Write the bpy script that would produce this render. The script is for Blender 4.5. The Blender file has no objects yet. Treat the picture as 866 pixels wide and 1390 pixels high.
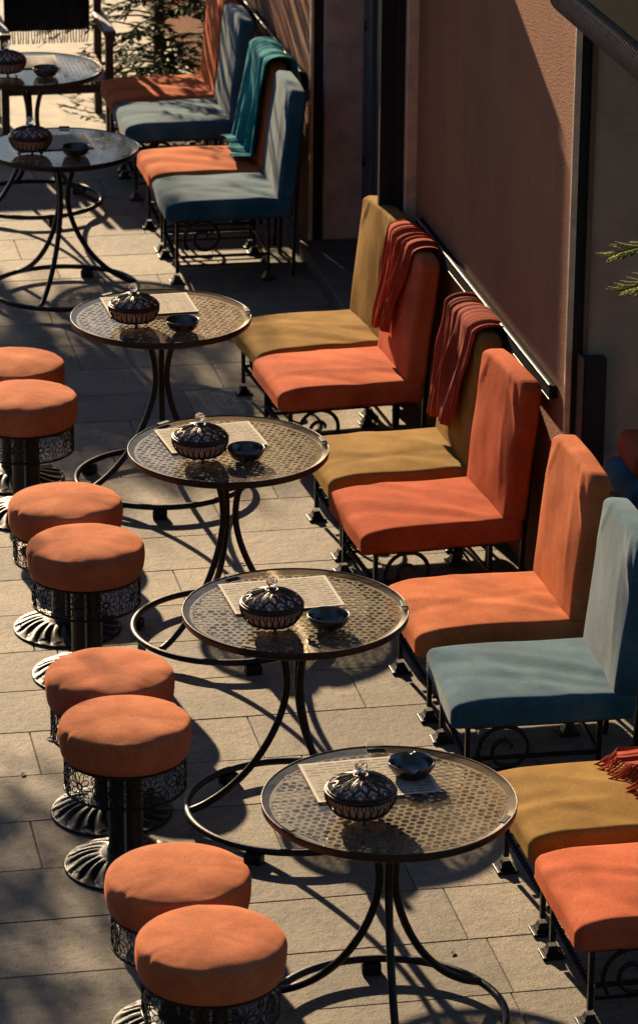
import bpy, bmesh, math, random
from mathutils import Vector, Matrix, noise
R = math.radians
PI = math.pi
scene = bpy.context.scene
COL = scene.collection
rnd = random.Random(7)

# ------------------------------------------------------------------ object helpers
def tag(o, label=None, cat=None, group=None, kind=None):
    if label: o['label'] = label
    if cat: o['category'] = cat
    if group: o['group'] = group
    if kind: o['kind'] = kind
    return o

def thing(name, label, cat, loc=(0, 0, 0), rz=0.0, group=None):
    o = bpy.data.objects.new(name, None)
    o.empty_display_size = 0.1
    COL.objects.link(o)
    o.location = loc
    o.rotation_euler = (0, 0, rz)
    return tag(o, label, cat, group)

class MB:
    """collects geometry for one mesh object"""
    def __init__(self):
        self.v = []; self.f = []; self.s = []
    def add(self, verts, faces, smooth=True):
        b = len(self.v)
        self.v += [tuple(p) for p in verts]
        self.f += [tuple(i + b for i in f) for f in faces]
        self.s += [smooth] * len(faces)
        return self
    def box(self, x0, x1, y0, y1, z0, z1, bev=0.0):
        if bev <= 0:
            vs = [(x, y, z) for z in (z0, z1) for y in (y0, y1) for x in (x0, x1)]
            fs = [(0, 2, 3, 1), (4, 5, 7, 6), (0, 1, 5, 4), (2, 6, 7, 3), (0, 4, 6, 2), (1, 3, 7, 5)]
            return self.add(vs, fs, False)
        bm = bmesh.new()
        bmesh.ops.create_cube(bm, size=1.0)
        for v in bm.verts:
            v.co = Vector(((x0 + x1) / 2 + v.co.x * (x1 - x0), (y0 + y1) / 2 + v.co.y * (y1 - y0), (z0 + z1) / 2 + v.co.z * (z1 - z0)))
        bmesh.ops.bevel(bm, geom=bm.edges[:], offset=bev, segments=2, profile=0.5, affect='EDGES')
        bm.verts.index_update()
        self.add([v.co.copy() for v in bm.verts], [[v.index for v in f.verts] for f in bm.faces], False)
        bm.free()
        return self
    def tube(self, pts, r, n=8, closed=False, cap=True, twist=0.0, phase=0.0):
        pts = [Vector(p) for p in pts]
        m = len(pts)
        rr = r if hasattr(r, '__len__') else [r] * m
        tang = []
        for i in range(m):
            if closed: t = pts[(i + 1) % m] - pts[i - 1]
            else: t = pts[min(i + 1, m - 1)] - pts[max(i - 1, 0)]
            tang.append(t.normalized() if t.length > 1e-9 else Vector((0, 0, 1)))
        ref = Vector((0, 0, 1)) if abs(tang[0].z) < 0.9 else Vector((1, 0, 0))
        u = (ref - tang[0] * ref.dot(tang[0])).normalized()
        vs = []
        for i in range(m):
            u = (u - tang[i] * u.dot(tang[i]))
            u = u.normalized() if u.length > 1e-6 else tang[i].orthogonal().normalized()
            w = tang[i].cross(u)
            for k in range(n):
                a = 2 * PI * k / n + phase + twist * i
                vs.append(pts[i] + (u * math.cos(a) + w * math.sin(a)) * rr[i])
        fs = []
        for i in range(m if closed else m - 1):
            j = (i + 1) % m
            for k in range(n):
                k2 = (k + 1) % n
                fs.append((i * n + k, i * n + k2, j * n + k2, j * n + k))
        if cap and not closed:
            fs.append(tuple(range(n - 1, -1, -1)))
            fs.append(tuple((m - 1) * n + k for k in range(n)))
        return self.add(vs, fs, n > 4)
    def lathe(self, prof, n=48, c=(0, 0, 0), close=False):
        vs = []; fs = []
        for (r, z) in prof:
            for k in range(n):
                a = 2 * PI * k / n
                vs.append((c[0] + r * math.cos(a), c[1] + r * math.sin(a), c[2] + z))
        m = len(prof)
        for i in range(m if close else m - 1):
            j = (i + 1) % m
            for k in range(n):
                k2 = (k + 1) % n
                fs.append((i * n + k, i * n + k2, j * n + k2, j * n + k))
        return self.add(vs, fs, True)
    def ring(self, R_, r, c=(0, 0, 0), n=64, m=8):
        return self.lathe([(R_ + r * math.cos(2 * PI * k / m), r * math.sin(2 * PI * k / m)) for k in range(m)], n, c, True)
    def mesh(self, name, weld=0.0):
        me = bpy.data.meshes.new(name)
        me.from_pydata(self.v, [], self.f)
        me.polygons.foreach_set('use_smooth', self.s)
        if weld > 0:
            bm = bmesh.new(); bm.from_mesh(me)
            bmesh.ops.remove_doubles(bm, verts=bm.verts, dist=weld)
            bmesh.ops.recalc_face_normals(bm, faces=bm.faces)
            bm.to_mesh(me); bm.free()
        me.update()
        return me

CACHE = {}
def put(name, mesh, mat, parent=None, loc=(0, 0, 0), rot=(0, 0, 0)):
    """link one mesh object"""
    o = bpy.data.objects.new(name, mesh)
    COL.objects.link(o)
    if mat and not mesh.materials: mesh.materials.append(mat)
    if mat and mesh.materials[0] != mat:
        o.material_slots[0].link = 'OBJECT'; o.material_slots[0].material = mat
    o.location = loc; o.rotation_euler = rot
    if parent: o.parent = parent
    return o
def cached(key, fn, weld=0.0):
    if key not in CACHE:
        CACHE[key] = fn().mesh(str(key), weld)
    return CACHE[key]

# ------------------------------------------------------------------ materials
def newmat(name):
    m = bpy.data.materials.new(name); m.use_nodes = True
    nt = m.node_tree
    for n in list(nt.nodes): nt.nodes.remove(n)
    out = nt.nodes.new('ShaderNodeOutputMaterial')
    return m, nt, out
def N(nt, typ, **kw):
    n = nt.nodes.new(typ)
    for k, v in kw.items():
        if k.startswith('_'): setattr(n, k[1:], v)
        else: n.inputs[k.replace('__', ' ')].default_value = v
    return n
def coords(nt, rand=True):
    tc = nt.nodes.new('ShaderNodeTexCoord')
    if not rand: return tc.outputs['Object']
    oi = nt.nodes.new('ShaderNodeObjectInfo')
    mu = N(nt, 'ShaderNodeMath', _operation='MULTIPLY'); mu.inputs[1].default_value = 37.0
    nt.links.new(oi.outputs['Random'], mu.inputs[0])
    ad = N(nt, 'ShaderNodeVectorMath', _operation='ADD')
    nt.links.new(tc.outputs['Object'], ad.inputs[0]); nt.links.new(mu.outputs[0], ad.inputs[1])
    return ad.outputs[0]
def noise_n(nt, co, scale, detail=4, rough=0.55):
    n = N(nt, 'ShaderNodeTexNoise', Scale=scale, Detail=detail, Roughness=rough)
    nt.links.new(co, n.inputs['Vector'])
    return n.outputs['Fac']
def ramp(nt, fac, stops):
    n = nt.nodes.new('ShaderNodeValToRGB')
    cr = n.color_ramp
    while len(cr.elements) > len(stops): cr.elements.remove(cr.elements[-1])
    while len(cr.elements) < len(stops): cr.elements.new(0.5)
    for e, (p, c) in zip(cr.elements, stops):
        e.position = p; e.color = (*c, 1) if len(c) == 3 else c
    nt.links.new(fac, n.inputs['Fac'])
    return n.outputs['Color']
def mixc(nt, fac, a, b, mode='MIX'):
    n = nt.nodes.new('ShaderNodeMix'); n.data_type = 'RGBA'; n.blend_type = mode
    for sock, val in ((n.inputs['Factor'], fac), (n.inputs['A'], a), (n.inputs['B'], b)):
        pass
    fi = n.inputs[0]; ai = n.inputs[6]; bi = n.inputs[7]
    for s, v in ((fi, fac), (ai, a), (bi, b)):
        if hasattr(v, 'is_linked') or isinstance(v, bpy.types.NodeSocket): nt.links.new(v, s)
        elif isinstance(v, (int, float)): s.default_value = v
        else: s.default_value = (*v, 1)
    return n.outputs[2]
def bump(nt, h, strength, dist, prev=None):
    b = N(nt, 'ShaderNodeBump', Strength=strength, Distance=dist)
    nt.links.new(h, b.inputs['Height'])
    if prev: nt.links.new(prev, b.inputs['Normal'])
    return b.outputs['Normal']
def sc(c, k): return tuple(min(1, x * k) for x in c)

def fabric(name, base, worn=None, sheen=0.25, tint=None):
    m, nt, out = newmat(name)
    co = coords(nt)
    p = N(nt, 'ShaderNodeBsdfPrincipled', Roughness=0.92)
    p.inputs['Sheen Weight'].default_value = sheen
    p.inputs['Sheen Roughness'].default_value = 0.45
    p.inputs['Sheen Tint'].default_value = (*(tint or sc(base, 1.6)), 1)
    p.inputs['Specular IOR Level'].default_value = 0.15
    big = noise_n(nt, co, 5, 5, 0.6)
    c = ramp(nt, big, [(0.30, sc(base, 0.66)), (0.50, base), (0.68, worn or sc(base, 1.25))])
    fine = noise_n(nt, co, 260, 2, 0.7)
    c2 = ramp(nt, fine, [(0.3, (0.60, 0.60, 0.60)), (0.7, (1.22, 1.22, 1.22))])
    c = mixc(nt, 1.0, c, c2, 'MULTIPLY')
    spots = noise_n(nt, co, 55, 3, 0.5)
    sp = ramp(nt, spots, [(0.66, (0, 0, 0)), (0.74, (1, 1, 1))])
    c = mixc(nt, 0.0, c, sc(base, 1.6)) if False else c
    nt.links.new(c, p.inputs['Base Color'])
    nb = bump(nt, noise_n(nt, co, 420, 2, 0.6), 0.35, 0.0016)
    nb = bump(nt, noise_n(nt, co, 9, 3, 0.5), 0.25, 0.010, nb)
    nt.links.new(nb, p.inputs['Normal'])
    nt.links.new(p.outputs[0], out.inputs[0])
    return m

def solid(name, base, rough=0.5, metal=0.0, var=0.25, vscale=20, bumps=0.0, bscale=80, spec=0.5):
    m, nt, out = newmat(name)
    co = coords(nt)
    p = N(nt, 'ShaderNodeBsdfPrincipled', Roughness=rough, Metallic=metal)
    p.inputs['Specular IOR Level'].default_value = spec
    f = noise_n(nt, co, vscale, 5, 0.6)
    nt.links.new(ramp(nt, f, [(0.3, sc(base, 1 - var)), (0.7, sc(base, 1 + var))]), p.inputs['Base Color'])
    rr = N(nt, 'ShaderNodeMapRange'); rr.inputs['To Min'].default_value = max(0.02, rough - 0.12); rr.inputs['To Max'].default_value = min(1, rough + 0.15)
    nt.links.new(noise_n(nt, co, vscale * 2.3, 3), rr.inputs['Value']); nt.links.new(rr.outputs[0], p.inputs['Roughness'])
    if bumps > 0:
        nt.links.new(bump(nt, noise_n(nt, co, bscale, 4), bumps, 0.003), p.inputs['Normal'])
    nt.links.new(p.outputs[0], out.inputs[0])
    return m

M = {}
M['orange'] = fabric('orange_velvet', (0.46, 0.120, 0.038), (0.53, 0.165, 0.06))
M['redorange'] = fabric('red_orange_velvet', (0.41, 0.076, 0.024), (0.48, 0.105, 0.036))
M['coral'] = fabric('coral_velvet', (0.48, 0.105, 0.040), (0.56, 0.145, 0.06))
M['mustard'] = fabric('mustard_velvet', (0.255, 0.138, 0.026), (0.32, 0.19, 0.045))
M['blue'] = fabric('slate_blue_velvet', (0.024, 0.102, 0.160), (0.066, 0.145, 0.195), 0.28, (0.55, 0.52, 0.46))
M['stool'] = fabric('orange_stool_cloth', (0.44, 0.135, 0.055), (0.52, 0.185, 0.085), 0.4)
M['redcloth'] = fabric('dark_red_wool', (0.36, 0.05, 0.02), (0.45, 0.075, 0.03), 0.15)
M['winecloth'] = fabric('wine_red_wool', (0.26, 0.038, 0.018), (0.34, 0.06, 0.026), 0.15)
M['teal'] = fabric('teal_wool', (0.006, 0.18, 0.21), (0.012, 0.25, 0.28), 0.2)
M['blackcloth'] = fabric('black_wool', (0.008, 0.009, 0.012), (0.014, 0.014, 0.018), 0.1)
M['canvas'] = fabric('parasol_canvas', (0.30, 0.22, 0.15), None, 0.0)
M['iron'] = solid('wrought_iron', (0.018, 0.018, 0.020), 0.42, 0.6, 0.4, 40, 0.25, 140)
M['darkmetal'] = solid('dark_polished_metal', (0.05, 0.048, 0.046), 0.28, 0.85, 0.3, 30, 0.15, 120)
M['petal'] = solid('petal_iron', (0.017, 0.016, 0.015), 0.45, 0.4, 0.35, 30, 0.2, 120, 0.4)
M['column'] = solid('black_column', (0.012, 0.013, 0.016), 0.35, 0.4, 0.3, 20)
M['rim'] = solid('bronze_rim', (0.022, 0.013, 0.011), 0.42, 0.4, 0.4, 18, 0.1, 120)
M['lattice'] = solid('lattice_metal', (0.085, 0.060, 0.032), 0.6, 0.0, 0.45, 14, 0.2, 160)
M['steel'] = solid('ashtray_steel', (0.085, 0.085, 0.085), 0.24, 0.9, 0.2, 30, 0.04, 90)
M['bowlglass'] = solid('rose_mosaic_glass', (0.66, 0.43, 0.33), 0.32, 0.0, 0.45, 70, 0.3, 160)
M['filigree'] = solid('black_filigree', (0.014, 0.012, 0.012), 0.38, 0.6, 0.3, 60)
M['bowlmetal'] = solid('dark_bronze_filigree', (0.05, 0.038, 0.030), 0.36, 0.75, 0.35, 60)
M['trimlight'] = solid('pale_metal_trim', (0.62, 0.50, 0.37), 0.38, 0.35, 0.25, 14, 0.1, 60)
M['railmetal'] = solid('steel_rail', (0.16, 0.16, 0.16), 0.45, 0.8, 0.3, 12)
M['blacktrim'] = solid('black_frame', (0.010, 0.011, 0.013), 0.55, 0.0, 0.3, 15, 0.0, 80, 0.25)
M['brownframe'] = solid('brown_frame', (0.12, 0.07, 0.045), 0.55, 0.0, 0.25, 10)
M['recess'] = solid('recess_plaster', (0.36, 0.26, 0.18), 0.85, 0.0, 0.2, 6, 0.3, 120)
M['pilaster'] = solid('pilaster_plaster', (0.50, 0.36, 0.30), 0.85, 0.0, 0.25, 8, 0.4, 60)
M['step'] = solid('door_step_stone', (0.10, 0.08, 0.065), 0.7, 0.0, 0.3, 9, 0.3, 70)
M['fuzz'] = solid('dark_bristle', (0.012, 0.009, 0.009), 0.9, 0.0, 0.5, 90, 1.0, 150)
M['wood'] = solid('dark_wood', (0.035, 0.024, 0.018), 0.45, 0.0, 0.35, 12, 0.2, 60)
M['bark'] = solid('bark', (0.06, 0.042, 0.028), 0.9, 0.0, 0.4, 30, 0.6, 60)
M['pot'] = solid('clay_pot', (0.20, 0.09, 0.05), 0.8, 0.0, 0.3, 15, 0.3, 60)
M['roll'] = solid('dark_awning_cloth', (0.16, 0.115, 0.085), 0.85, 0.0, 0.25, 20)
M['cream'] = fabric('cream_canvas', (0.55, 0.48, 0.37), None, 0.0)
M['matteblack'] = solid('matte_black_cover', (0.012, 0.012, 0.013), 0.95, 0.0, 0.3, 12, 0.0, 80, 0.03)
M['cord'] = solid('grey_cord', (0.25, 0.25, 0.25), 0.6, 0.0, 0.2, 60)

def mat_crystal():
    m, nt, out = newmat('crystal')
    p = N(nt, 'ShaderNodeBsdfPrincipled', Roughness=0.02, IOR=1.5)
    p.inputs['Base Color'].default_value = (0.95, 0.9, 0.82, 1)
    p.inputs['Transmission Weight'].default_value = 0.85
    nt.links.new(p.outputs[0], out.inputs[0]); return m
M['crystal'] = mat_crystal()

def mat_glass_sheet():
    # thin dusty sheet: light passes, fresnel reflection, faint film of dust
    m, nt, out = newmat('dusty_glass_sheet')
    co = coords(nt)
    tr = N(nt, 'ShaderNodeBsdfTransparent', Color=(0.86, 0.84, 0.80, 1))
    gl = N(nt, 'ShaderNodeBsdfGlossy', Roughness=0.05, Color=(1.0, 0.86, 0.66, 1))
    lw = N(nt, 'ShaderNodeLayerWeight', Blend=0.5)      # facing term is the same from above and below
    pw = N(nt, 'ShaderNodeMath', _operation='POWER'); nt.links.new(lw.outputs['Facing'], pw.inputs[0]); pw.inputs[1].default_value = 5.0
    fr = N(nt, 'ShaderNodeMath', _operation='MULTIPLY_ADD'); nt.links.new(pw.outputs[0], fr.inputs[0]); fr.inputs[1].default_value = 0.95; fr.inputs[2].default_value = 0.045
    mx = nt.nodes.new('ShaderNodeMixShader')
    nt.links.new(fr.outputs[0], mx.inputs[0]); nt.links.new(tr.outputs[0], mx.inputs[1]); nt.links.new(gl.outputs[0], mx.inputs[2])
    df = N(nt, 'ShaderNodeBsdfDiffuse', Color=(0.46, 0.37, 0.25, 1))
    mpg = N(nt, 'ShaderNodeMapping'); mpg.inputs['Scale'].default_value = (1, 3.2, 1); mpg.inputs['Rotation'].default_value = (0, 0, 0.7); nt.links.new(co, mpg.inputs['Vector'])
    d = noise_n(nt, mpg.outputs[0], 6, 7, 0.75)
    mr = N(nt, 'ShaderNodeMapRange'); mr.inputs['From Min'].default_value = 0.3; mr.inputs['From Max'].default_value = 0.8
    mr.inputs['To Min'].default_value = 0.0; mr.inputs['To Max'].default_value = 0.22
    nt.links.new(d, mr.inputs['Value'])
    m2 = nt.nodes.new('ShaderNodeMixShader')
    nt.links.new(mr.outputs[0], m2.inputs[0]); nt.links.new(mx.outputs[0], m2.inputs[1]); nt.links.new(df.outputs[0], m2.inputs[2])
    nt.links.new(m2.outputs[0], out.inputs[0]); return m
M['glass'] = mat_glass_sheet()

def mat_paper():
    m, nt, out = newmat('printed_paper')
    tc = nt.nodes.new('ShaderNodeTexCoord'); co = tc.outputs['Object']
    p = N(nt, 'ShaderNodeBsdfPrincipled', Roughness=0.7)
    p.inputs['Specular IOR Level'].default_value = 0.08
    sep = nt.nodes.new('ShaderNodeSeparateXYZ'); nt.links.new(co, sep.inputs[0])
    def band(sock, half):
        a = N(nt, 'ShaderNodeMath', _operation='ABSOLUTE'); nt.links.new(sock, a.inputs[0])
        g = N(nt, 'ShaderNodeMath', _operation='GREATER_THAN'); nt.links.new(a.outputs[0], g.inputs[0]); g.inputs[1].default_value = half
        return g.outputs[0]
    mx = N(nt, 'ShaderNodeMath', _operation='MAXIMUM')
    nt.links.new(band(sep.outputs[0], 0.176), mx.inputs[0]); nt.links.new(band(sep.outputs[1], 0.126), mx.inputs[1])
    # rows of tiny print
    br = N(nt, 'ShaderNodeTexBrick', Scale=1.0); br.offset = 0.37
    br.inputs['Brick Width'].default_value = 0.056; br.inputs['Row Height'].default_value = 0.0185; br.inputs['Mortar Size'].default_value = 0.0052
    br.inputs['Color1'].default_value = (0.12, 0.10, 0.08, 1); br.inputs['Color2'].default_value = (0.21, 0.18, 0.14, 1); br.inputs['Mortar'].default_value = (0.34, 0.295, 0.23, 1)
    nt.links.new(co, br.inputs['Vector'])
    blk = noise_n(nt, co, 14, 2); msk = ramp(nt, blk, [(0.55, (0, 0, 0)), (0.60, (1, 1, 1))])
    c = mixc(nt, msk, br.outputs['Color'], (0.32, 0.28, 0.22))
    c = mixc(nt, mx.outputs[0], c, (0.5, 0.46, 0.38))
    nt.links.new(c, p.inputs['Base Color']); nt.links.new(p.outputs[0], out.inputs[0]); return m
M['paper'] = mat_paper()

def mat_stone():
    m, nt, out = newmat('paving_stone')
    co = coords(nt, False)
    p = N(nt, 'ShaderNodeBsdfPrincipled', Roughness=0.72)
    p.inputs['Specular IOR Level'].default_value = 0.35
    at = nt.nodes.new('ShaderNodeAttribute'); at.attribute_name = 'tone'
    base = ramp(nt, at.outputs['Fac'], [(0.0, (0.155, 0.128, 0.096)), (0.5, (0.215, 0.175, 0.127)), (1.0, (0.27, 0.222, 0.162))])
    big = noise_n(nt, co, 1.6, 6, 0.65)
    c = mixc(nt, 0.75, base, ramp(nt, big, [(0.32, (0.40, 0.41, 0.43)), (0.48, (0.85, 0.85, 0.85)), (0.66, (1.22, 1.19, 1.12))]), 'MULTIPLY')
    mid = noise_n(nt, co, 24, 6, 0.7)
    c = mixc(nt, 0.7, c, ramp(nt, mid, [(0.3, (0.66, 0.66, 0.66)), (0.6, (1.08, 1.08, 1.08))]), 'MULTIPLY')
    fine = noise_n(nt, co, 120, 4, 0.75)
    c = mixc(nt, 0.75, c, ramp(nt, fine, [(0.36, (0.40, 0.39, 0.37)), (0.50, (0.96, 0.96, 0.96)), (0.68, (1.22, 1.22, 1.22))]), 'MULTIPLY')
    spots = noise_n(nt, co, 42, 2, 0.5)
    c = mixc(nt, ramp(nt, spots, [(0.66, (0, 0, 0)), (0.70, (1, 1, 1))]), c, (0.05, 0.04, 0.03))
    # dirt gathered towards the joints
    c = mixc(nt, 0.6, c, ramp(nt, noise_n(nt, co, 4.5, 6, 0.75), [(0.36, (0.55, 0.54, 0.53)), (0.5, (1, 1, 1)), (0.7, (1.1, 1.1, 1.08))]), 'MULTIPLY')
    # hairline scratches
    mp = N(nt, 'ShaderNodeMapping'); mp.inputs['Scale'].default_value = (1.5, 14, 1); mp.inputs['Rotation'].default_value = (0, 0, 0.5)
    nt.links.new(co, mp.inputs['Vector'])
    scr = noise_n(nt, mp.outputs[0], 5, 5, 0.7)
    c = mixc(nt, 0.35, c, ramp(nt, scr, [(0.35, (0.75, 0.75, 0.75)), (0.6, (1.05, 1.05, 1.05))]), 'MULTIPLY')
    nt.links.new(c, p.inputs['Base Color'])
    nb = bump(nt, fine, 0.5, 0.004)
    nb = bump(nt, mid, 0.4, 0.012, nb)
    nt.links.new(nb, p.inputs['Normal'])
    nt.links.new(p.outputs[0], out.inputs[0]); return m
M['stone'] = mat_stone()
M['mortar'] = solid('joint_mortar', (0.045, 0.038, 0.03), 0.95, 0.0, 0.5, 30, 0.5, 120)

def mat_added_lining():  # film for the band added so the skirt holes glow pale
    m, nt, out = newmat('added_pale_film')
    t = N(nt, 'ShaderNodeBsdfTranslucent', Color=(0.8, 0.72, 0.58, 1)); d = N(nt, 'ShaderNodeBsdfDiffuse', Color=(0.6, 0.54, 0.44, 1))
    mx = nt.nodes.new('ShaderNodeMixShader'); mx.inputs[0].default_value = 0.8
    nt.links.new(d.outputs[0], mx.inputs[1]); nt.links.new(t.outputs[0], mx.inputs[2]); nt.links.new(mx.outputs[0], out.inputs[0]); return m
M['added_lining'] = mat_added_lining()

def mat_stucco():
    m, nt, out = newmat('terracotta_stucco')
    co = coords(nt, False)
    p = N(nt, 'ShaderNodeBsdfPrincipled', Roughness=0.85)
    p.inputs['Specular IOR Level'].default_value = 0.3
    big = noise_n(nt, co, 1.3, 6, 0.6)
    c = ramp(nt, big, [(0.25, (0.48, 0.18, 0.085)), (0.6, (0.58, 0.24, 0.12)), (0.8, (0.62, 0.29, 0.155))])
    mp = N(nt, 'ShaderNodeMapping'); mp.inputs['Scale'].default_value = (1, 2.2, 0.7); nt.links.new(co, mp.inputs['Vector'])
    c = mixc(nt, 0.40, c, ramp(nt, noise_n(nt, mp.outputs[0], 1.3, 5, 0.6), [(0.36, (0.62, 0.60, 0.58)), (0.55, (1, 1, 1)), (0.72, (1.14, 1.12, 1.1))]), 'MULTIPLY')
    c = mixc(nt, ramp(nt, noise_n(nt, co, 22, 2, 0.5), [(0.70, (0, 0, 0)), (0.735, (0.7, 0.7, 0.7))]), c, (0.16, 0.09, 0.06))
    grain = noise_n(nt, co, 130, 3, 0.6)
    c = mixc(nt, 0.8, c, ramp(nt, grain, [(0.3, (0.6, 0.58, 0.56)), (0.65, (1.12, 1.12, 1.12))]), 'MULTIPLY')
    nt.links.new(c, p.inputs['Base Color'])
    nb = bump(nt, noise_n(nt, co, 95, 3, 0.65), 1.0, 0.05)
    nt.links.new(nb, p.inputs['Normal'])
    nt.links.new(p.outputs[0], out.inputs[0]); return m
M['stucco'] = mat_stucco()

def mat_leaf(name, a, b):
    m, nt, out = newmat(name)
    co = coords(nt)
    c = ramp(nt, noise_n(nt, co, 9, 3), [(0.3, a), (0.7, b)])
    d = N(nt, 'ShaderNodeBsdfPrincipled', Roughness=0.75); d.inputs['Specular IOR Level'].default_value = 0.12; nt.links.new(c, d.inputs['Base Color'])
    t = nt.nodes.new('ShaderNodeBsdfTranslucent'); nt.links.new(c, t.inputs['Color'])
    mx = nt.nodes.new('ShaderNodeMixShader'); mx.inputs[0].default_value = 0.3
    nt.links.new(d.outputs[0], mx.inputs[1]); nt.links.new(t.outputs[0], mx.inputs[2]); nt.links.new(mx.outputs[0], out.inputs[0]); return m
M['leaf'] = mat_leaf('feathery_leaf', (0.026, 0.052, 0.018), (0.06, 0.10, 0.03))
M['conifer'] = mat_leaf('conifer_leaf', (0.17, 0.20, 0.045), (0.34, 0.34, 0.10))

# ------------------------------------------------------------------ floor
def build_floor():
    ROW = 0.365; mb = MB(); tones = []
    r2 = random.Random(3)
    y0 = 9.805 - ROW * 9
    def tile(xa, xb, ya, yb, h):
        g = 0.0011; b = 0.0028
        xa += g; xb -= g; ya += g; yb -= g
        vs = [(xa, ya, -0.006), (xb, ya, -0.006), (xb, yb, -0.006), (xa, yb, -0.006),
              (xa + b * .4, ya + b * .4, h - 0.0018), (xb - b * .4, ya + b * .4, h - 0.0018), (xb - b * .4, yb - b * .4, h - 0.0018), (xa + b * .4, yb - b * .4, h - 0.0018),
              (xa + b, ya + b, h), (xb - b, ya + b, h), (xb - b, yb - b, h), (xa + b, yb - b, h)]
        fs = [(8, 9, 10, 11)]
        for o in (0, 4):
            for k in range(4): fs.append((o + k, o + (k + 1) % 4, o + 4 + (k + 1) % 4, o + 4 + k))
        mb.add(vs, fs, False)
        tones.extend([r2.random()] * len(fs))
    known = {9: 2.43, 11: 1.17, 13: 2.04, 14: 2.48, 23: 2.385}
    i = 0; y = y0
    while y < 27:
        W = 0.78 + 0.06 * r2.random()
        off = known.get(i, r2.random() * W)
        x = off - W * math.ceil((off + 4.0) / W)
        while x < 3.9:
            tile(x, min(x + W, 4.0), y, y + ROW, -0.0012 * r2.random())
            x += W
        y += ROW; i += 1
    me = mb.mesh('stone_paving')
    a = me.attributes.new('tone', 'FLOAT', 'FACE'); a.data.foreach_set('value', tones)
    put('stone_paving', me, M['stone'])['kind'] = 'structure'
    g = MB().add([(-300, -60, -0.008), (300, -60, -0.008), (300, 600, -0.008), (-300, 600, -0.008)], [(0, 1, 2, 3)], False)
    put('ground', g.mesh('ground'), M['mortar'])['kind'] = 'structure'
build_floor()
put('painted_sunlit_floor', MB().add([(-40, 19.75, 0.004), (3.379, 19.75, 0.004), (3.379, 60, 0.004), (-40, 60, 0.004)], [(0, 1, 2, 3)], False).mesh('painted_sunlit_floor'), solid('sunlit_floor_tone', (0.34, 0.31, 0.25), 0.8, 0.0, 0.15, 3, 0.3, 60))['kind'] = 'structure'  # far floor painted paler, its sunlit brightness put into the colour

# ------------------------------------------------------------------ walls
WX = 3.38
def panel(mb, x, y0, y1, z0, z1, th=0.25):
    return mb.box(x, x + th, y0, y1, z0, z1)
w = thing('cafe_wall', 'terracotta stucco wall with a steel rail behind the mustard and red chairs', 'wall', (WX, 13.6, 0))
put('wall', MB().box(0, 0.55, -1.24, 1.35, 0, 4.2).mesh('wall'), M['stucco'], w)
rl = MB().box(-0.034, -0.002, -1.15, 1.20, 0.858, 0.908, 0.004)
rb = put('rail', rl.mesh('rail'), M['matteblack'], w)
put('highlight_strip', MB().box(-0.038, -0.026, -1.15, 1.20, 0.9085, 0.915, 0.002).box(-0.036, -0.028, -1.15, 1.20, 0.851, 0.8575, 0.001).mesh('highlight_strip'), M['railmetal'], rb)  # steel strips stand in for the highlight lines along the rail
put('corner_trim', MB().box(-0.05, 0.03, 1.352, 1.395, 0, 4.2, 0.004).mesh('corner_trim'), M['trimlight'], w)
put('black_jamb', MB().box(-0.085, 0.03, 1.397, 1.43, 0.0885, 4.2, 0.003).box(-0.15, 0.03, 1.432, 1.47, 0.0885, 4.2, 0.003).mesh('black_jamb'), M['blacktrim'], w)
e = MB().box(-0.004, 0.02, -1.262, -1.242, 0, 4.2, 0.003)
put('edge_strip', e.mesh('edge_strip'), M['trimlight'], w)
put('black_strip', MB().box(0.0205, 0.058, -1.258, -1.242, 0, 4.2, 0.003).mesh('black_strip'), M['blacktrim'], w)
put('frame_strip', MB().box(0.0585, 0.078, -1.272, -1.242, 0, 4.2, 0.003).mesh('frame_strip'), M['brownframe'], w)
put('recess_face', MB().box(0.0785, 1.2, -1.25, -1.242, 0, 4.2).mesh('recess_face'), M['recess'], w)

w2 = thing('rear_wall', 'brown stucco wall with rail behind the blue and teal-draped chairs', 'wall', (WX, 20.5, 0))
put('wall', MB().box(0, 0.5, -3.1, 3.2, 0, 4.2).mesh('rear_wall'), M['stucco'], w2)
rl = MB().box(-0.034, -0.002, -2.98, 3.1, 0.858, 0.908, 0.004)
rb = put('rail', rl.mesh('rear_rail'), M['matteblack'], w2)
put('highlight_strip', MB().box(-0.038, -0.026, -2.98, 3.1, 0.9085, 0.915, 0.002).mesh('rear_highlight_strip'), M['railmetal'], rb)  # strip drawn as the rear rail's highlight
put('corner_trim', MB().box(-0.012, 0.004, -3.14, -3.102, 0, 4.2, 0.003).mesh('rear_corner'), M['trimlight'], w2)
put('black_strip', MB().box(0.005, 0.05, -3.15, -3.102, 0, 4.2, 0.003).mesh('rear_black'), M['blacktrim'], w2)
put('pilaster', MB().box(0.0505, 0.5, -3.2, -3.102, 0, 4.2).mesh('pilaster'), M['pilaster'], w2)

d = thing('doorway', 'dark recessed doorway between the two stucco walls', 'door', (WX + 0.24, 16.1, 0))
put('door_panel', MB().box(0.06, 0.12, -1.10, 1.18, 0.09, 4.0).mesh('door_panel'), M['blacktrim'], d)
fr = MB().box(0.0, 0.058, 0.98, 1.178, 0.09, 4.0, 0.006).box(-0.01, 0.058, 0.70, 0.80, 0.09, 4.0, 0.006).box(0.01, 0.058, 0.22, 0.34, 0.09, 4.0, 0.006).box(0.0, 0.058, -0.3, -0.12, 0.09, 4.0, 0.006)
put('door_frame', fr.mesh('door_frame'), solid('dark_slate_frame', (0.09, 0.10, 0.105), 0.5, 0.1, 0.2, 8), d)
hg = MB()
for z in (0.5, 1.2, 1.9):
    hg.tube([(-0.016, 1.06, z), (-0.016, 1.06, z + 0.05)], 0.008, 8)
put('hinge', hg.mesh('hinge'), M['darkmetal'], d)
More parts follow.
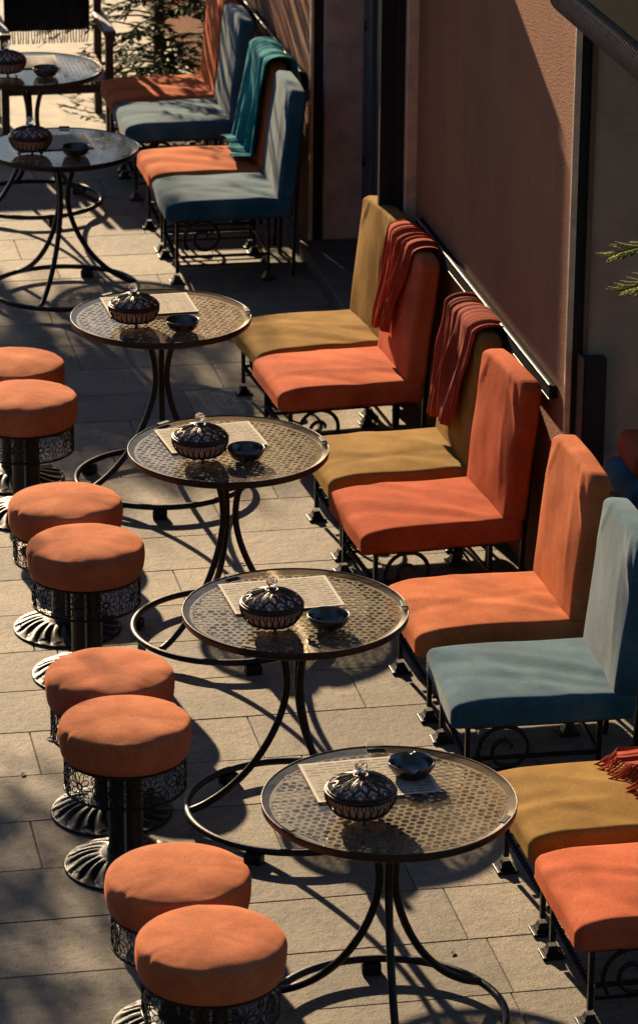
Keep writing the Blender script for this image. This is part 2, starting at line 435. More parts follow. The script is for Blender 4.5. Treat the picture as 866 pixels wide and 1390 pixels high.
s = MB().box(3.3, 3.60, 14.96, 17.29, 0, 0.088, 0.008)
tag(put('door_step', s.mesh('door_step'), M['step']), 'low dark stone step in front of the recessed doorway', 'step')
# unseen box awning, added above the door to shade the stucco
fb = thing('added_shade_awning', 'added out-of-view brown box awning that shades the stucco wall', 'awning', (3.02, 15.9, 1.98))
put('box', MB().box(0, 0.358, -0.86, 1.2, 0, 0.98, 0.01).mesh('awning_shade_box'), M['brownframe'], fb)
put('shade_valance', MB().box(-0.012, -0.002, -0.86, 1.2, 0.03, 0.9, 0.002).mesh('shade_valance'), M['canvas'], fb)

# rolled awning above the right recess
ra = thing('rolled_awning', 'ribbed dark awning roll at the top right corner', 'awning', (3.33, 11.2, 2.46))
prof = []
L = 2.2; nrib = 84
mb = MB()
ys = []; rr = []
for i in range(nrib * 4 + 1):
    y = 1.08 - L * i / (nrib * 4)
    ys.append((0, y, 0)); rr.append(0.070 + 0.0085 * math.cos(2 * PI * i / 4))
mb.tube(ys, rr, 28)
put('roll', mb.mesh('roll'), M['roll'], ra)
put('cover', MB().box(-0.075, 0.8, -1.2, 1.085, 0.078, 0.45, 0.01).mesh('cover'), M['matteblack'], ra)
put('end_bracket', MB().box(-0.05, 0.06, 1.086, 1.10, -0.03, 0.3, 0.004).mesh('end_bracket'), M['darkmetal'], ra)
# bristled box on the recess face
bb = thing('bristle_box', 'narrow dark bristled box fixed to the recess wall right of the rail', 'brush', (3.475, 12.30, 0.63))
mb = MB().box(-0.046, 0.046, -0.03, 0.03, 0, 0.44, 0.012)
put('bristles', mb.mesh('bristles'), M['fuzz'], bb)
put('side_plate', MB().box(-0.056, -0.047, -0.034, 0.034, 0, 0.445, 0.002).mesh('side_plate'), M['brownframe'], bb)

# ------------------------------------------------------------------ soft shapes
def rounded_box(hx, hy, hz, r, nflat=14, nr=5, fn=None):
    def coordlist(h):
        c = h - r
        inner = [c * (-1 + 2 * k / nflat) for k in range(1, nflat)]
        edge = [c + r * math.tan(k * PI / 4 / nr) for k in range(0, nr + 1)]
        return [-e_ for e_ in reversed(edge)] + inner + edge
    X, Y, Z = coordlist(hx), coordlist(hy), coordlist(hz)
    mb = MB()
    def clampv(v, h): return max(-(h - r), min(h - r, v))
    def face(A, B, put3):
        vs = []; fs = []
        for a in A:
            for b in B: vs.append(put3(a, b))
        nb = len(B)
        for i in range(len(A) - 1):
            for j in range(nb - 1):
                fs.append((i * nb + j, i * nb + j + 1, (i + 1) * nb + j + 1, (i + 1) * nb + j))
        out = []
        for p in vs:
            inn = Vector((clampv(p[0], hx), clampv(p[1], hy), clampv(p[2], hz)))
            q = Vector(p) - inn
            out.append(inn + q.normalized() * r)
        mb.add(out, fs, True)
    for sgn in (-1, 1):
        face(X, Y, lambda a, b: (a, b, sgn * hz))
        face(X, Z, lambda a, b: (a, sgn * hy, b))
        face(Y, Z, lambda a, b: (sgn * hx, a, b))
    if fn: mb.v = [tuple(fn(Vector(p))) for p in mb.v]
    return mb

def seat_cushion(seed):
    o = Vector((seed * 3.1, seed * 1.7, 0))
    hx, hy, hz = 0.322, 0.262, 0.050
    def fn(p):
        u = p.x / hx; v = p.y / hy
        t = (p.z + hz) / (2 * hz)
        q = p.copy()
        q.z += t * (0.012 * (1 - min(1, u * u)) * (1 - min(1, v * v)) + 0.004)
        # softened, slightly slumped front edge
        if u < -0.6: q.z -= t * 0.020 * ((-u - 0.6) / 0.4) ** 2
        q.z += t * 0.0042 * noise.noise(p * 5 + o)
        # pull creases running from the front corners and across the middle
        for k in range(4):
            cx = -0.7 + 0.5 * k + 0.2 * noise.noise(o + Vector((k, 0, 0))); an = 0.8 * noise.noise(o + Vector((k, 5, 0))) + 1.2
            dline = (u - cx) * math.cos(an) + (v + 0.2) * math.sin(an) * 0.6
            q.z += t * 0.0035 * math.exp(-(dline / 0.07) ** 2) * (1 if k % 2 else -1)
        q.y += 0.006 * noise.noise(p * 4 + o * 2) * (1 if abs(v) > 0.8 else 0.3)
        q.x += 0.006 * noise.noise(p * 4 + o * 3) * (1 if u < -0.8 else 0.2)
        if t < 0.22:
            if abs(v) > 0.97: q.y += math.copysign(0.0028, p.y)
            if u < -0.97: q.x -= 0.0028
        # flare of the slip cover hem
        if t < 0.4: 
            q.y *= 1 + 0.012 * (0.4 - t); q.z += 0.004 * math.sin(p.x * 60 + seed)*(0.4-t)
        return q
    return rounded_box(hx, hy, hz, 0.028, 28, 5, fn)
def back_cushion(seed):
    o = Vector((seed * 2.3, seed * 5.1, 3))
    hx, hy, hz = 0.043, 0.258, 0.285
    def fn(p):
        q = p.copy(); u = p.y / hy; v = p.z / hz
        f = 1 if p.x < 0 else 0.4
        q.x -= f * 0.012 * (1 - min(1, u * u)) * (1 - min(1, v * v))
        q.x += 0.006 * noise.noise(p * 5 + o)
        q.z -= 0.014 * (u * u) * max(0, v) + 0.020 * max(0, v) * max(0, abs(u) - 0.8) / 0.2 + 0.004 * noise.noise(p * 9 + o) * max(0, v)
        q.y += 0.005 * noise.noise(p * 4 + o * 2)
        # gathered fold below the near top corner
        for (cy, cz, ln, an, amp) in ((-0.20, 0.19, 0.09, 1.1, 0.009), (-0.15, 0.22, 0.07, 0.7, 0.005), (0.19, 0.20, 0.08, 2.1, 0.005), (-0.13, 0.0, 0.2, 1.45, 0.002)):
            dy, dz = p.y - cy, p.z - cz
            a_ = dy * math.cos(an) + dz * math.sin(an); b_ = -dy * math.sin(an) + dz * math.cos(an)
            if p.x < 0.02: q.x -= amp * math.exp(-(a_ / ln) ** 2 - (b_ / 0.014) ** 2)
        return q
    return rounded_box(hx, hy, hz, 0.022, 28, 5, fn)

# ------------------------------------------------------------------ chairs
FX, RX, LY = -0.225, 0.235, 0.225          # leg positions in the chair
def front_leg(H): return MB().tube([(0, 0, 0.05), (0, 0, H * 0.5), (0, 0, H)], 0.0115, 4, phase=PI / 4)
def foot_mesh():
    m = MB().box(-0.036, 0.036, -0.036, 0.036, 0.0, 0.010, 0.002)
    for (a, b, z0, z1) in ((0.027, 0.020, 0.0101, 0.020), (0.019, 0.0125, 0.0202, 0.038)):
        vs = [(sx * a, sy * a, z0) for sx, sy in ((-1, -1), (1, -1), (1, 1), (-1, 1))] + [(sx * b, sy * b, z1) for sx, sy in ((-1, -1), (1, -1), (1, 1), (-1, 1))]
        m.add(vs, [(3, 2, 1, 0), (4, 5, 6, 7), (0, 1, 5, 4), (1, 2, 6, 5), (2, 3, 7, 6), (3, 0, 4, 7)], False)
    return m
def scroll_mesh(H):
    m = MB(); pts = []
    cx, cz = 0.135, H - 0.088
    for i in range(71):
        t = i / 70
        a = R(215) - t * R(560)
        r = 0.086 * (1 - t) ** 0.8 + 0.016
        pts.append((FX + cx + r * math.cos(a), 0, cz + r * math.sin(a)))
    m.tube(pts, [0.0085] * 60 + [0.0085 - 0.0003 * k for k in range(11)], 6)
    return m
def stretchers(H):
    m = MB()
    z = 0.13
    for sy in (-1, 1):
        m.tube([(FX + 0.012, sy * LY, z), (RX, sy * LY, z)], 0.009, 4, phase=PI / 4)
        m.tube([(FX + 0.012, sy * LY, 0.085), (RX, sy * LY, 0.085)], 0.006, 4, phase=PI / 4)
    m.tube([(RX, -LY + 0.012, z + .002), (RX, LY - 0.012, z + .002)], 0.008, 4, phase=PI / 4)
    return m
def twisted_bar():
    n = 90
    pts = [(FX, -LY + 0.012 + (2 * LY - 0.024) * i / n, 0.132) for i in range(n + 1)]
    return MB().tube(pts, 0.0115, 4, twist=2 * PI * 4.5 / n)
def seat_frame(H):
    m = MB()
    a = 0.012
    m.box(FX - a, FX + a, -LY - a, LY + a, H, H + 0.02)
    m.box(RX - a, RX + a, -LY - a, LY + a, H, H + 0.02)
    for sy in (-1, 1): m.box(FX + a + .0005, RX - a - .0005, sy * LY - a, sy * LY + a, H, H + 0.02)
    return m
def rear_post(H, top):
    return MB().tube([(0.365, 0, 0.0), (0.375, 0, H), (0.395, 0, (H + top) / 2), (0.405, 0, top - 0.05)], 0.0125, 4, phase=PI / 4)

def make_chair(i, loc, rz, zs, colour, label, backcol=None):
    t = thing('chair', label, 'chair', loc, R(rz), 'upholstered iron chairs in a row along the wall')
    H = zs - 0.112
    c = M[colour]
    put('seat', seat_cushion(i).mesh('seat', 1e-5), c, t, (0.037, 0, zs - 0.056))
    put('backrest', back_cushion(i).mesh('backrest', 1e-5), c, t, (0.352, 0, zs + 0.262), (0, R(6.2), 0))
    fm = cached('foot', foot_mesh)
    for sy in (-1, 1):
        for x in (FX, RX):
            l = put('leg', cached(('leg', round(H, 3)), lambda: front_leg(H)), M['iron'], t, (x, sy * LY, 0))
            put('foot', fm, M['iron'], l)
        put('rear_post', cached(('post', round(H, 3)), lambda: rear_post(H, zs + 0.42)), M['iron'], t, (0, sy * (LY - 0.02), 0))
        put('scroll', cached(('scroll', round(H, 3)), lambda: scroll_mesh(H)), M['iron'], t, (0, sy * (LY + 0.004), 0))
    put('stretcher', cached('stretcher', lambda: stretchers(H)), M['iron'], t)
    put('twisted_bar', cached('twisted', twisted_bar), M['darkmetal'], t)
    put('seat_frame', cached(('frame', round(H, 3)), lambda: seat_frame(H)), M['iron'], t)
    return t

ZN, ZF = 0.36, 0.425
chairs = [
 ((2.885, 9.43), 0, ZN, 'coral', 'bright orange chair closest to the camera, cut off by the right edge'),
 ((2.89, 10.04), 1, ZN, 'mustard', 'mustard chair with a red fringed throw, beside the nearest table'),
 ((2.90, 11.07), -2, ZN, 'blue', 'slate blue chair in front of an orange one at the right edge'),
 ((2.90, 11.72), 1, ZN, 'orange', 'pale orange chair touching the near slate blue chair'),
 ((2.90, 12.735), 4, ZN, 'redorange', 'red-orange bare-backed chair before the mustard chair with a wine red scarf'),
 ((2.90, 13.34), 2, ZN, 'mustard', 'mustard chair with a wine red scarf hung over its backrest'),
 ((2.89, 14.435), 3, ZN, 'coral', 'coral red chair with a bright red scarf over its backrest'),
 ((2.89, 14.99), 5, ZN, 'mustard', 'bare mustard chair beside the coral chair with the red scarf'),
 ((2.845, 17.17), -1, ZF, 'blue', 'grey-blue chair in front of the orange chair with the teal throw'),
 ((2.85, 17.73), 0, ZF, 'orange', 'orange chair with a long teal throw over its backrest'),
 ((2.86, 18.73), 0, ZF, 'blue', 'dark blue chair just behind the teal-draped chair'),
 ((2.87, 19.30), 0, ZF, 'orange', 'farthest orange chair, next to the feathery young tree'),
]
CH = []
for i, (xy, rz, zs, colour, label) in enumerate(chairs):
    CH.append(make_chair(i + 1, (xy[0], xy[1], 0), rz, zs, colour, label))

# ------------------------------------------------------------------ throws
def drape(chair, zs, y0, y1, front_len, rear_len, name, label, mat, seed, flare=1.0, folds=7, tassels=0, amp=0.016, gather=0.85, skew=0.0):
    r2 = random.Random(seed)
    th = R(6.2)
    top = zs + 0.262 + 0.285 * math.cos(th) + 0.002
    xf_top = 0.352 + 0.285 * math.sin(th) - 0.043
    xr_top = xf_top + 0.088
    ns, ny = 72, 150
    tot = front_len + 0.10 + rear_len
    ph = [r2.random() * 6.28 for _ in range(6)]
    mb = MB(); vs = []
    for i in range(ns + 1):
        for j in range(ny + 1):
            v = j / ny
            ss = tot * i / ns
            d_ = ss - front_len
            ragged = 0.018 * math.sin(v * 5 + ph[4]) + 0.01 * math.sin(v * 13 + ph[5])
            if d_ < 0:
                dist = -d_
                if i == 0: dist += ragged
                k = min(1, dist / max(0.08, front_len))
                hang = top - 0.012 - (zs + 0.032)
                zz = min(dist, hang)
                z = top - zz - 0.012
                x = xf_top - math.tan(th) * zz - 0.016 - max(0, dist - hang)
                nx, nz = (-1, 0) if dist < hang else (-0.25, 0.6)
            elif d_ < 0.10:
                a = PI * d_ / 0.10
                x = (xf_top + xr_top) / 2 - 0.060 * math.cos(a); z = top + 0.026 * math.sin(a) - 0.012
                nx, nz = -math.cos(a), math.sin(a); k = 0.0
            else:
                dist = d_ - 0.10; k = min(1, dist / 0.3)
                z = top - dist - 0.012; x = xr_top + 0.016 - math.tan(th) * dist; nx, nz = 1, 0
            g = gather + (flare - gather) * k
            yc = (y0 + y1) / 2 + skew * k
            y = yc + (v - 0.5) * (y1 - y0) * g
            vv = v + 0.07 * math.sin(7 * v + ph[3]) + 0.03 * noise.noise(Vector((v * 3, k * 2.5, seed + 9)))
            w1 = math.sin(folds * 2 * PI * vv + ph[0] + 0.9 * math.sin(3 * k + ph[1]))
            w1 = w1 * (0.55 + 0.6 * noise.noise(Vector((v * 4.1, k * 1.5, seed + 4))))
            w2 = math.sin(folds * 1.73 * 2 * PI * v + ph[2] - 1.3 * k)
            w3 = noise.noise(Vector((v * 6, ss * 7, seed)))
            f1 = noise.noise(Vector((vv * folds * 1.9 + 0.5 * k, k * 0.9, seed)))
            f2 = noise.noise(Vector((vv * folds * 4.3, k * 1.6, seed + 20)))
            f3 = noise.noise(Vector((vv * folds * 9.0 + k, k * 2.2, seed + 40)))
            h = 0.55 + 0.10 * w1 + 1.0 * f1 + 0.38 * f2 + 0.12 * f3 + 0.2 * w3
            A = amp * (0.55 + 0.75 * k)
            h = max(0.0, h) * A * 2
            y += 0.006 * math.cos(folds * 2 * PI * v + ph[0])
            dz = -0.006 * math.sin(v * 9 + ph[3]) * (1 if nz > 0.3 else 0)
            vs.append((x + nx * h, y, z + nz * h * 0.8 + dz))
    fs = []
    for i in range(ns):
        for j in range(ny):
            a = i * (ny + 1) + j
            fs.append((a, a + 1, a + ny + 2, a + ny + 1))
    mb.add(vs, fs, True)
    me = mb.mesh(name)
    o = thing(name, label, 'throw', chair.location, chair.rotation_euler[2], 'throws hung over the chair backs') if tassels else None
    if o:
        c = put('cloth', me, mat, o)
        t = MB()
        for j in range(tassels):
            v = (j + 0.5) / tassels
            b = vs[int(v * ny)]
            pts = [(b[0], b[1], b[2] + 0.004)]
            for q in range(1, 6):
                pts.append((pts[-1][0] - 0.006 - 0.012 * r2.random(), pts[-1][1] + 0.008 * (r2.random() - 0.5), pts[-1][2] - 0.016 * (0.4 if pts[-1][2] < zs + 0.03 else 1)))
            t.tube(pts, 0.0035, 5)
        put('fringe', t.mesh('fringe'), mat, o)
    else:
        c = put(name, me, mat, None, chair.location, (0, 0, chair.rotation_euler[2]))
        tag(c, label, 'throw', 'throws hung over the chair backs'); o = c
    sm = c.modifiers.new('thick', 'SOLIDIFY'); sm.thickness = 0.0025; sm.offset = 0
    return o

drape(CH[6], ZN, -0.17, 0.255, 0.40, 0.25, 'scarf', 'bright red pleated scarf over the coral chair, in front of the mustard backrest', M['redcloth'], 11, 0.50, 7, amp=0.018, gather=0.95, skew=0.05)
drape(CH[5], ZN, -0.20, 0.245, 0.43, 0.25, 'scarf', 'wine red scarf folded over the mustard chair behind the red-orange one', M['winecloth'], 23, 0.72, 4, amp=0.020, gather=0.98, skew=0.02)
drape(CH[9], ZF, -0.285, 0.255, 0.60, 0.25, 'throw_blanket', 'long teal throw hanging from an orange chair down to its seat', M['teal'], 31, 0.82, 3, amp=0.020, gather=0.98, skew=0.05)
drape(CH[1], ZN, -0.16, 0.24, 0.62, 0.25, 'throw_blanket', 'red throw whose fringe shows at the right edge above the mustard seat', M['redcloth'], 41, 1.0, 5, tassels=34, amp=0.014, gather=1.0)

# ------------------------------------------------------------------ tables
HT = 0.765; RT = 0.375
def top_rim():
    m = MB()
    m.lathe([(0.352, -0.030), (0.368, -0.030), (0.3742, -0.024), (0.3755, -0.008), (0.3748, -0.002), (0.3728, -0.0012), (0.3715, -0.003), (0.3715, -0.012), (0.352, -0.012)], 112, (0, 0, HT), True)
    return m
def lattice_panel():
    m = MB(); P = 0.0265; Rr = 0.353; z = HT - 0.013
    for i in range(-18, 19):
        for j in range(-19, 20):
            x = P * (i + 0.5 * (j & 1)); y = P * j * math.sqrt(3) / 2
            d_ = math.hypot(x, y)
            if d_ > Rr - 0.011: continue
            typ = (i - (j >> 1) + 2 * j) % 3
            hr = (0.0122, 0.0098, 0.0082)[typ] * (1 + 0.16 * noise.noise(Vector((x * 40, y * 40, 2)))) * (0.72 if (i * 7 + j * 13) % 11 == 0 else 1)
            if 0.285 < d_ < 0.298: hr *= 0.6
            n = 12; vs = []; fs = []
            ap = P / 2
            for k in range(n):
                a = 2 * PI * k / n + PI / 6
                # hexagon boundary radius in direction a
                aa = (a % (PI / 3)) - PI / 6
                rb = ap / math.cos(aa) if False else ap / max(0.5, math.cos(((a) % (PI / 3)) - PI / 6 if True else 0))
                # hexagon with flat sides facing 0,60,...
                aa = ((a + PI / 6) % (PI / 3)) - PI / 6
                rb = ap / math.cos(aa)
                vs.append((x + rb * math.cos(a), y + rb * math.sin(a), z)); 
                vs.append((x + hr * math.cos(a), y + hr * math.sin(a), z))
                vs.append((x + hr * math.cos(a), y + hr * math.sin(a), z - 0.003))
            for k in range(n):
                q = (k + 1) % n
                fs.append((3 * k, 3 * q, 3 * q + 1, 3 * k + 1)); fs.append((3 * k + 1, 3 * q + 1, 3 * q + 2, 3 * k + 2))
            m.add(vs, fs, False)
    m.lathe([(Rr - 0.014, z - 0.0015), (Rr + 0.006, z - 0.0015)], 96)
    return m
def glass_disc():
    n = 96
    m = MB(); z = HT - 0.0045
    vs = [(0, 0, z)]
    for r_ in (0.18, 0.3713):
        for k in range(n): vs.append((r_ * math.cos(2 * PI * k / n), r_ * math.sin(2 * PI * k / n), z))
    fs = [(0, 1 + k, 1 + (k + 1) % n) for k in range(n)] + [(1 + k, 1 + n + k, 1 + n + (k + 1) % n, 1 + (k + 1) % n) for k in range(n)]
    return m.add(vs, fs, False)
def table_leg():
    # hourglass curve in the xz plane: spread at the top, gathered at the waist, sweeping out to the floor ring
    key = [(0.355, 0.052), (0.30, 0.075), (0.225, 0.125), (0.150, 0.20), (0.090, 0.29), (0.050, 0.38), (0.030, 0.46), (0.028, 0.52), (0.036, 0.58), (0.056, 0.645), (0.088, 0.705), (0.112, 0.734)]
    pts = []
    for i in range(len(key) - 1):
        p0 = key[max(0, i - 1)]; p1 = key[i]; p2 = key[i + 1]; p3 = key[min(len(key) - 1, i + 2)]
        for s_ in range(4):
            t = s_ / 4
            pts.append(tuple(0.5 * ((2 * p1[k]) + (-p0[k] + p2[k]) * t + (2 * p0[k] - 5 * p1[k] + 4 * p2[k] - p3[k]) * t * t + (-p0[k] + 3 * p1[k] - 3 * p2[k] + p3[k]) * t ** 3) for k in (0, 1)))
    pts.append(key[-1])
    return MB().tube([(a, 0, b) for a, b in pts], 0.0125, 10)
def ring_foot(): return MB().box(-0.022, 0.022, -0.03, 0.03, 0.0, 0.035, 0.004)
tables = [
 ('A', (2.050, 9.282), 25, 'nearest round table, with the notched steel ashtray', ),
 ('B', (2.050, 10.765), 178, 'second nearest round table, beside the pale orange chair'),
 ('C', (2.098, 12.370), 215, 'third round table from the camera, beside the mustard chair with wine scarf'),
 ('D', (2.096, 14.029), 200, 'fourth round table, beside the bare mustard chair'),
 ('E', (2.029, 16.801), 4, 'pale reflecting round table next to the grey-blue chair'),
 ('F', (2.070, 18.426), 100, 'farthest round table, in front of the dark wooden armchair'),
]
for tid, xy, rot, label in tables:
    t = thing('round_table', label, 'table', (xy[0], xy[1], 0), 0, 'round glass-topped tables in a line')
    put('top_rim', cached('top_rim', top_rim), M['rim'], t)
    put('lattice_panel', cached('lattice', lattice_panel, 1e-5), M['lattice'], t, rot=(0, 0, R(rot * 0.3)))
    put('glass_top', cached('glass', glass_disc), M['glass'], t)
    for k in range(3):
        put('leg', cached('tleg', table_leg), M['iron'], t, rot=(0, 0, R(rot + 120 * k)))
    rg = put('base_ring', cached('bring', lambda: MB().ring(0.362, 0.0125, (0, 0, 0.048), 112, 10)), M['iron'], t)
    for k in range(3):
        a = R(rot + 60 + 120 * k)
        put('foot', cached('rfoot', ring_foot), M['iron'], rg, (0.362 * math.cos(a), 0.362 * math.sin(a), 0), (0, 0, a))
    put('top_plate', cached('tplate', lambda: MB().lathe([(0.0, 0.733), (0.135, 0.733), (0.135, 0.739), (0.09, 0.7395), (0.088, 0.744), (0.0, 0.744)], 40) if False else MB().ring(0.115, 0.009, (0, 0, 0.738), 48, 6)), M['iron'], t)
    for k in range(3):
        a = R(80 + 120 * k + rot * 0.2)
        put('clip', cached('clip', lambda: MB().box(-0.016, 0.004, -0.026, 0.026, 0, 0.005, 0.0015)), M['blacktrim'], t, (0.368 * math.cos(a), 0.368 * math.sin(a), HT + 0.0015), (0, 0, a))

ZT = HT + 0.0005
# --- paper menus
def menu_mesh():
    m = MB(); n = 10
    vs = []; fs = []
    for i in range(n + 1):
        for j in range(n + 1):
            u = i / n - 0.5; v = j / n - 0.5
            vs.append((u * 0.372, v * 0.27, 0.0012 + 0.002 * max(0, abs(u) * 2 - 0.75) * max(0, v * 2) ))
    for i in range(n):
        for j in range(n):
            a = i * (n + 1) + j; fs.append((a, a + n + 1, a + n + 2, a + 1))
    return m.add(vs, fs, True)
menus = [((2.020, 9.425), 2, 'nearest'), ((2.025, 10.895), 3, 'second nearest'), ((2.052, 12.492), 6, 'third'), ((2.068, 14.18), 2, 'fourth'), ((1.995, 16.885), 2, 'fifth'), ((2.04, 18.56), -1, 'farthest')]
mlabel = ['printed paper menu under the notched ashtray on the nearest table', 'printed paper menu on the second nearest table', 'printed paper menu on the third table, partly under its sugar bowl', 'printed paper menu on the fourth table beside the mustard chair', 'bright paper menu on the pale table by the grey-blue chair', 'small-looking paper menu on the farthest table']
for (xy, rz, _), lb in zip(menus, mlabel):
    o = put('paper_menu', cached('menu', menu_mesh), M['paper'], None, (xy[0], xy[1], ZT), (0, 0, R(rz)))
    tag(o, lb, 'menu', 'paper menus on the tables')

# --- sugar bowls
def bowl_cage():
    m = MB()
    def body_r(z): # bulged band z 0.026..0.086
        t = (z - 0.024) / 0.062
        return 0.078 + 0.024 * math.sin(min(1, max(0, t)) * PI * 0.62) ** 0.9
    m.ring(body_r(0.026), 0.004, (0, 0, 0.026), 56, 6)
    m.ring(body_r(0.084) + 0.001, 0.0045, (0, 0, 0.085), 64, 6)
    m.ring(body_r(0.079) + 0.001, 0.002, (0, 0, 0.078), 64, 6)
    n = 28
    for k in range(n):
        for sgn in (-1, 1):
            pts = []
            for i in range(11):
                t = i / 10
                z = 0.026 + 0.058 * t
                a = 2 * PI * (k + 0.5 + sgn * 0.40 * math.sin(PI * t) ** 0.8 * (0.55 + 0.45 * math.cos(2.2 * PI * t + 0.5))) / n
                r_ = body_r(z) + 0.002
                pts.append((r_ * math.cos(a), r_ * math.sin(a), z))
            m.tube(pts, 0.0021, 4)
    return m
def bowl_inner():
    prof = [(0.0, 0.022)]
    for i in range(13):
        z = 0.024 + 0.062 * i / 12; t = i / 12
        prof.append((0.076 + 0.024 * math.sin(t * PI * 0.62) ** 0.9 - 0.002, z))
    return MB().lathe(prof, 48)
def lid_r(z):
    t = (z - 0.088) / 0.044
    return 0.096 * math.cos(min(1, max(0, t)) * PI / 2) ** 0.72
def lid_dome():
    return MB().lathe([(lid_r(0.088 + 0.044 * i / 12) - 0.0015 if i < 12 else 0.0, 0.088 + 0.044 * i / 12) for i in range(13)], 48)
def lid_cage():
    m = MB(); n = 14
    def P(a, t):
        z = 0.088 + 0.044 * t
        r_ = lid_r(z) + 0.002
        return (r_ * math.cos(a), r_ * math.sin(a), z + 0.001)
    for tier, (t0, t1, wd, off) in enumerate(((0.03, 0.62, 0.46, 0), (0.42, 0.93, 0.48, 0.5), (0.03, 0.40, 0.22, 0), (0.04, 0.36, 0.30, 0.5), (0.46, 0.80, 0.24, 0.5), (0.66, 0.95, 0.3, 0))):
        for k in range(n):
            for sgn in (-1, 1):
                pts = []
                for i in range(9):
                    t = i / 8
                    a = 2 * PI * (k + off + sgn * wd * math.sin(PI * t) ** 0.75) / n
                    pts.append(P(a, t0 + (t1 - t0) * t))
                m.tube(pts, 0.0022 if tier < 2 else 0.0017, 4)
    m.ring(lid_r(0.09) + 0.001, 0.0042, (0, 0, 0.0915), 56, 6)
    m.ring(0.020, 0.003, (0, 0, 0.131), 20, 6)
    return m
def knob_mesh():
    bm = bmesh.new(); bmesh.ops.create_icosphere(bm, subdivisions=2, radius=0.0195)
    bm.verts.index_update()
    m = MB().add([(v.co.x, v.co.y, v.co.z + 0.158) for v in bm.verts], [[v.index for v in f.verts] for f in bm.faces], False); bm.free()
    return m
def bowl_foot():
    return MB().lathe([(0.0, 0.0), (0.008, 0.001), (0.010, 0.005), (0.006, 0.009), (0.0045, 0.013), (0.008, 0.017), (0.0075, 0.022), (0.004, 0.026), (0.004, 0.036)], 12)
bowls = [((1.942, 9.174), 'lidded filigree sugar bowl on the nearest table'), ((1.945, 10.626), 'lidded filigree sugar bowl on the second nearest table'),
         ((1.976, 12.272), 'lidded filigree sugar bowl covering a menu corner on the third table'), ((1.969, 13.924), 'lidded filigree sugar bowl on the fourth table, beside the bare mustard chair'),
         ((1.869, 16.714), 'dark filigree sugar bowl on the pale reflecting table'), ((1.927, 18.295), 'filigree sugar bowl at the left edge on the farthest table')]
for i, (xy, lb) in enumerate(bowls):
    t = thing('sugar_bowl', lb, 'sugar bowl', (xy[0], xy[1], ZT), R(23 * i), 'filigree sugar bowls on the tables')
    b = put('bowl', cached('bowl_inner', bowl_inner), M['bowlglass'], t)
    put('filigree_band', cached('bowl_cage', bowl_cage), M['bowlmetal'], b)
    l = put('lid', cached('lid_dome', lid_dome), M['bowlglass'], t)
    put('filigree_cover', cached('lid_cage', lid_cage), M['bowlmetal'], l)
    put('collar', cached('kcollar', lambda: MB().lathe([(0.012, 0.131), (0.014, 0.135), (0.007, 0.138), (0.009, 0.141), (0.004, 0.143)], 16)), M['darkmetal'], l)
    put('knob', cached('knob', knob_mesh), M['crystal'], l)
    for k in range(3):
        a = R(-90 - 23 * i + 120 * k)
        put('foot', cached('bowl_foot', bowl_foot), M['darkmetal'], t, (0.062 * math.cos(a), 0.062 * math.sin(a), 0))

# --- ashtrays
def ashtray(notch):
    prof = [(0.0, 0.0), (0.044, 0.0), (0.05, 0.002), (0.060, 0.014), (0.068, 0.032), (0.070, 0.042), (0.0685, 0.0435), (0.066, 0.042), (0.063, 0.030), (0.055, 0.014), (0.046, 0.006), (0.0, 0.005)]
    m = MB().lathe(prof, 72)
    out = []
    for (x, y, z) in m.v:
        a = math.atan2(y, x); r_ = math.hypot(x, y)
        if notch and z > 0.03:
            q = math.cos(4 * a + 0.6)
            if q > 0.80: z -= 0.010 * (q - 0.80) / 0.20
            k = 1 + 0.018 * math.cos(8 * a); x *= k; y *= k
        out.append((x, y, z))
    m.v = out
    return m
ashes = [((2.148, 9.425), 'notched steel ashtray standing on the menu of the nearest table'), ((2.128, 10.598), 'round steel ashtray on the second nearest table'), ((2.142, 12.241), 'steel ashtray on the third table, touching its sugar bowl visually'),
         ((2.153, 13.821), 'dark bowl ashtray on the fourth table, in front of its menu'), ((2.077, 16.636), 'black bowl ashtray reflected in the pale table'), ((2.128, 18.252), 'black bowl ashtray on the farthest table')]
for i, (xy, lb) in enumerate(ashes):
    o = put('ashtray', cached(('ash', i == 0), lambda: ashtray(i == 0)), M['steel'], None, (xy[0], xy[1], ZT + (0.0035 if i == 0 else 0.0005)), (0, 0, R(20 * i)))
    tag(o, lb.replace(', touching its sugar bowl visually', ', right beside its sugar bowl'), 'ashtray', 'steel ashtrays on the tables')

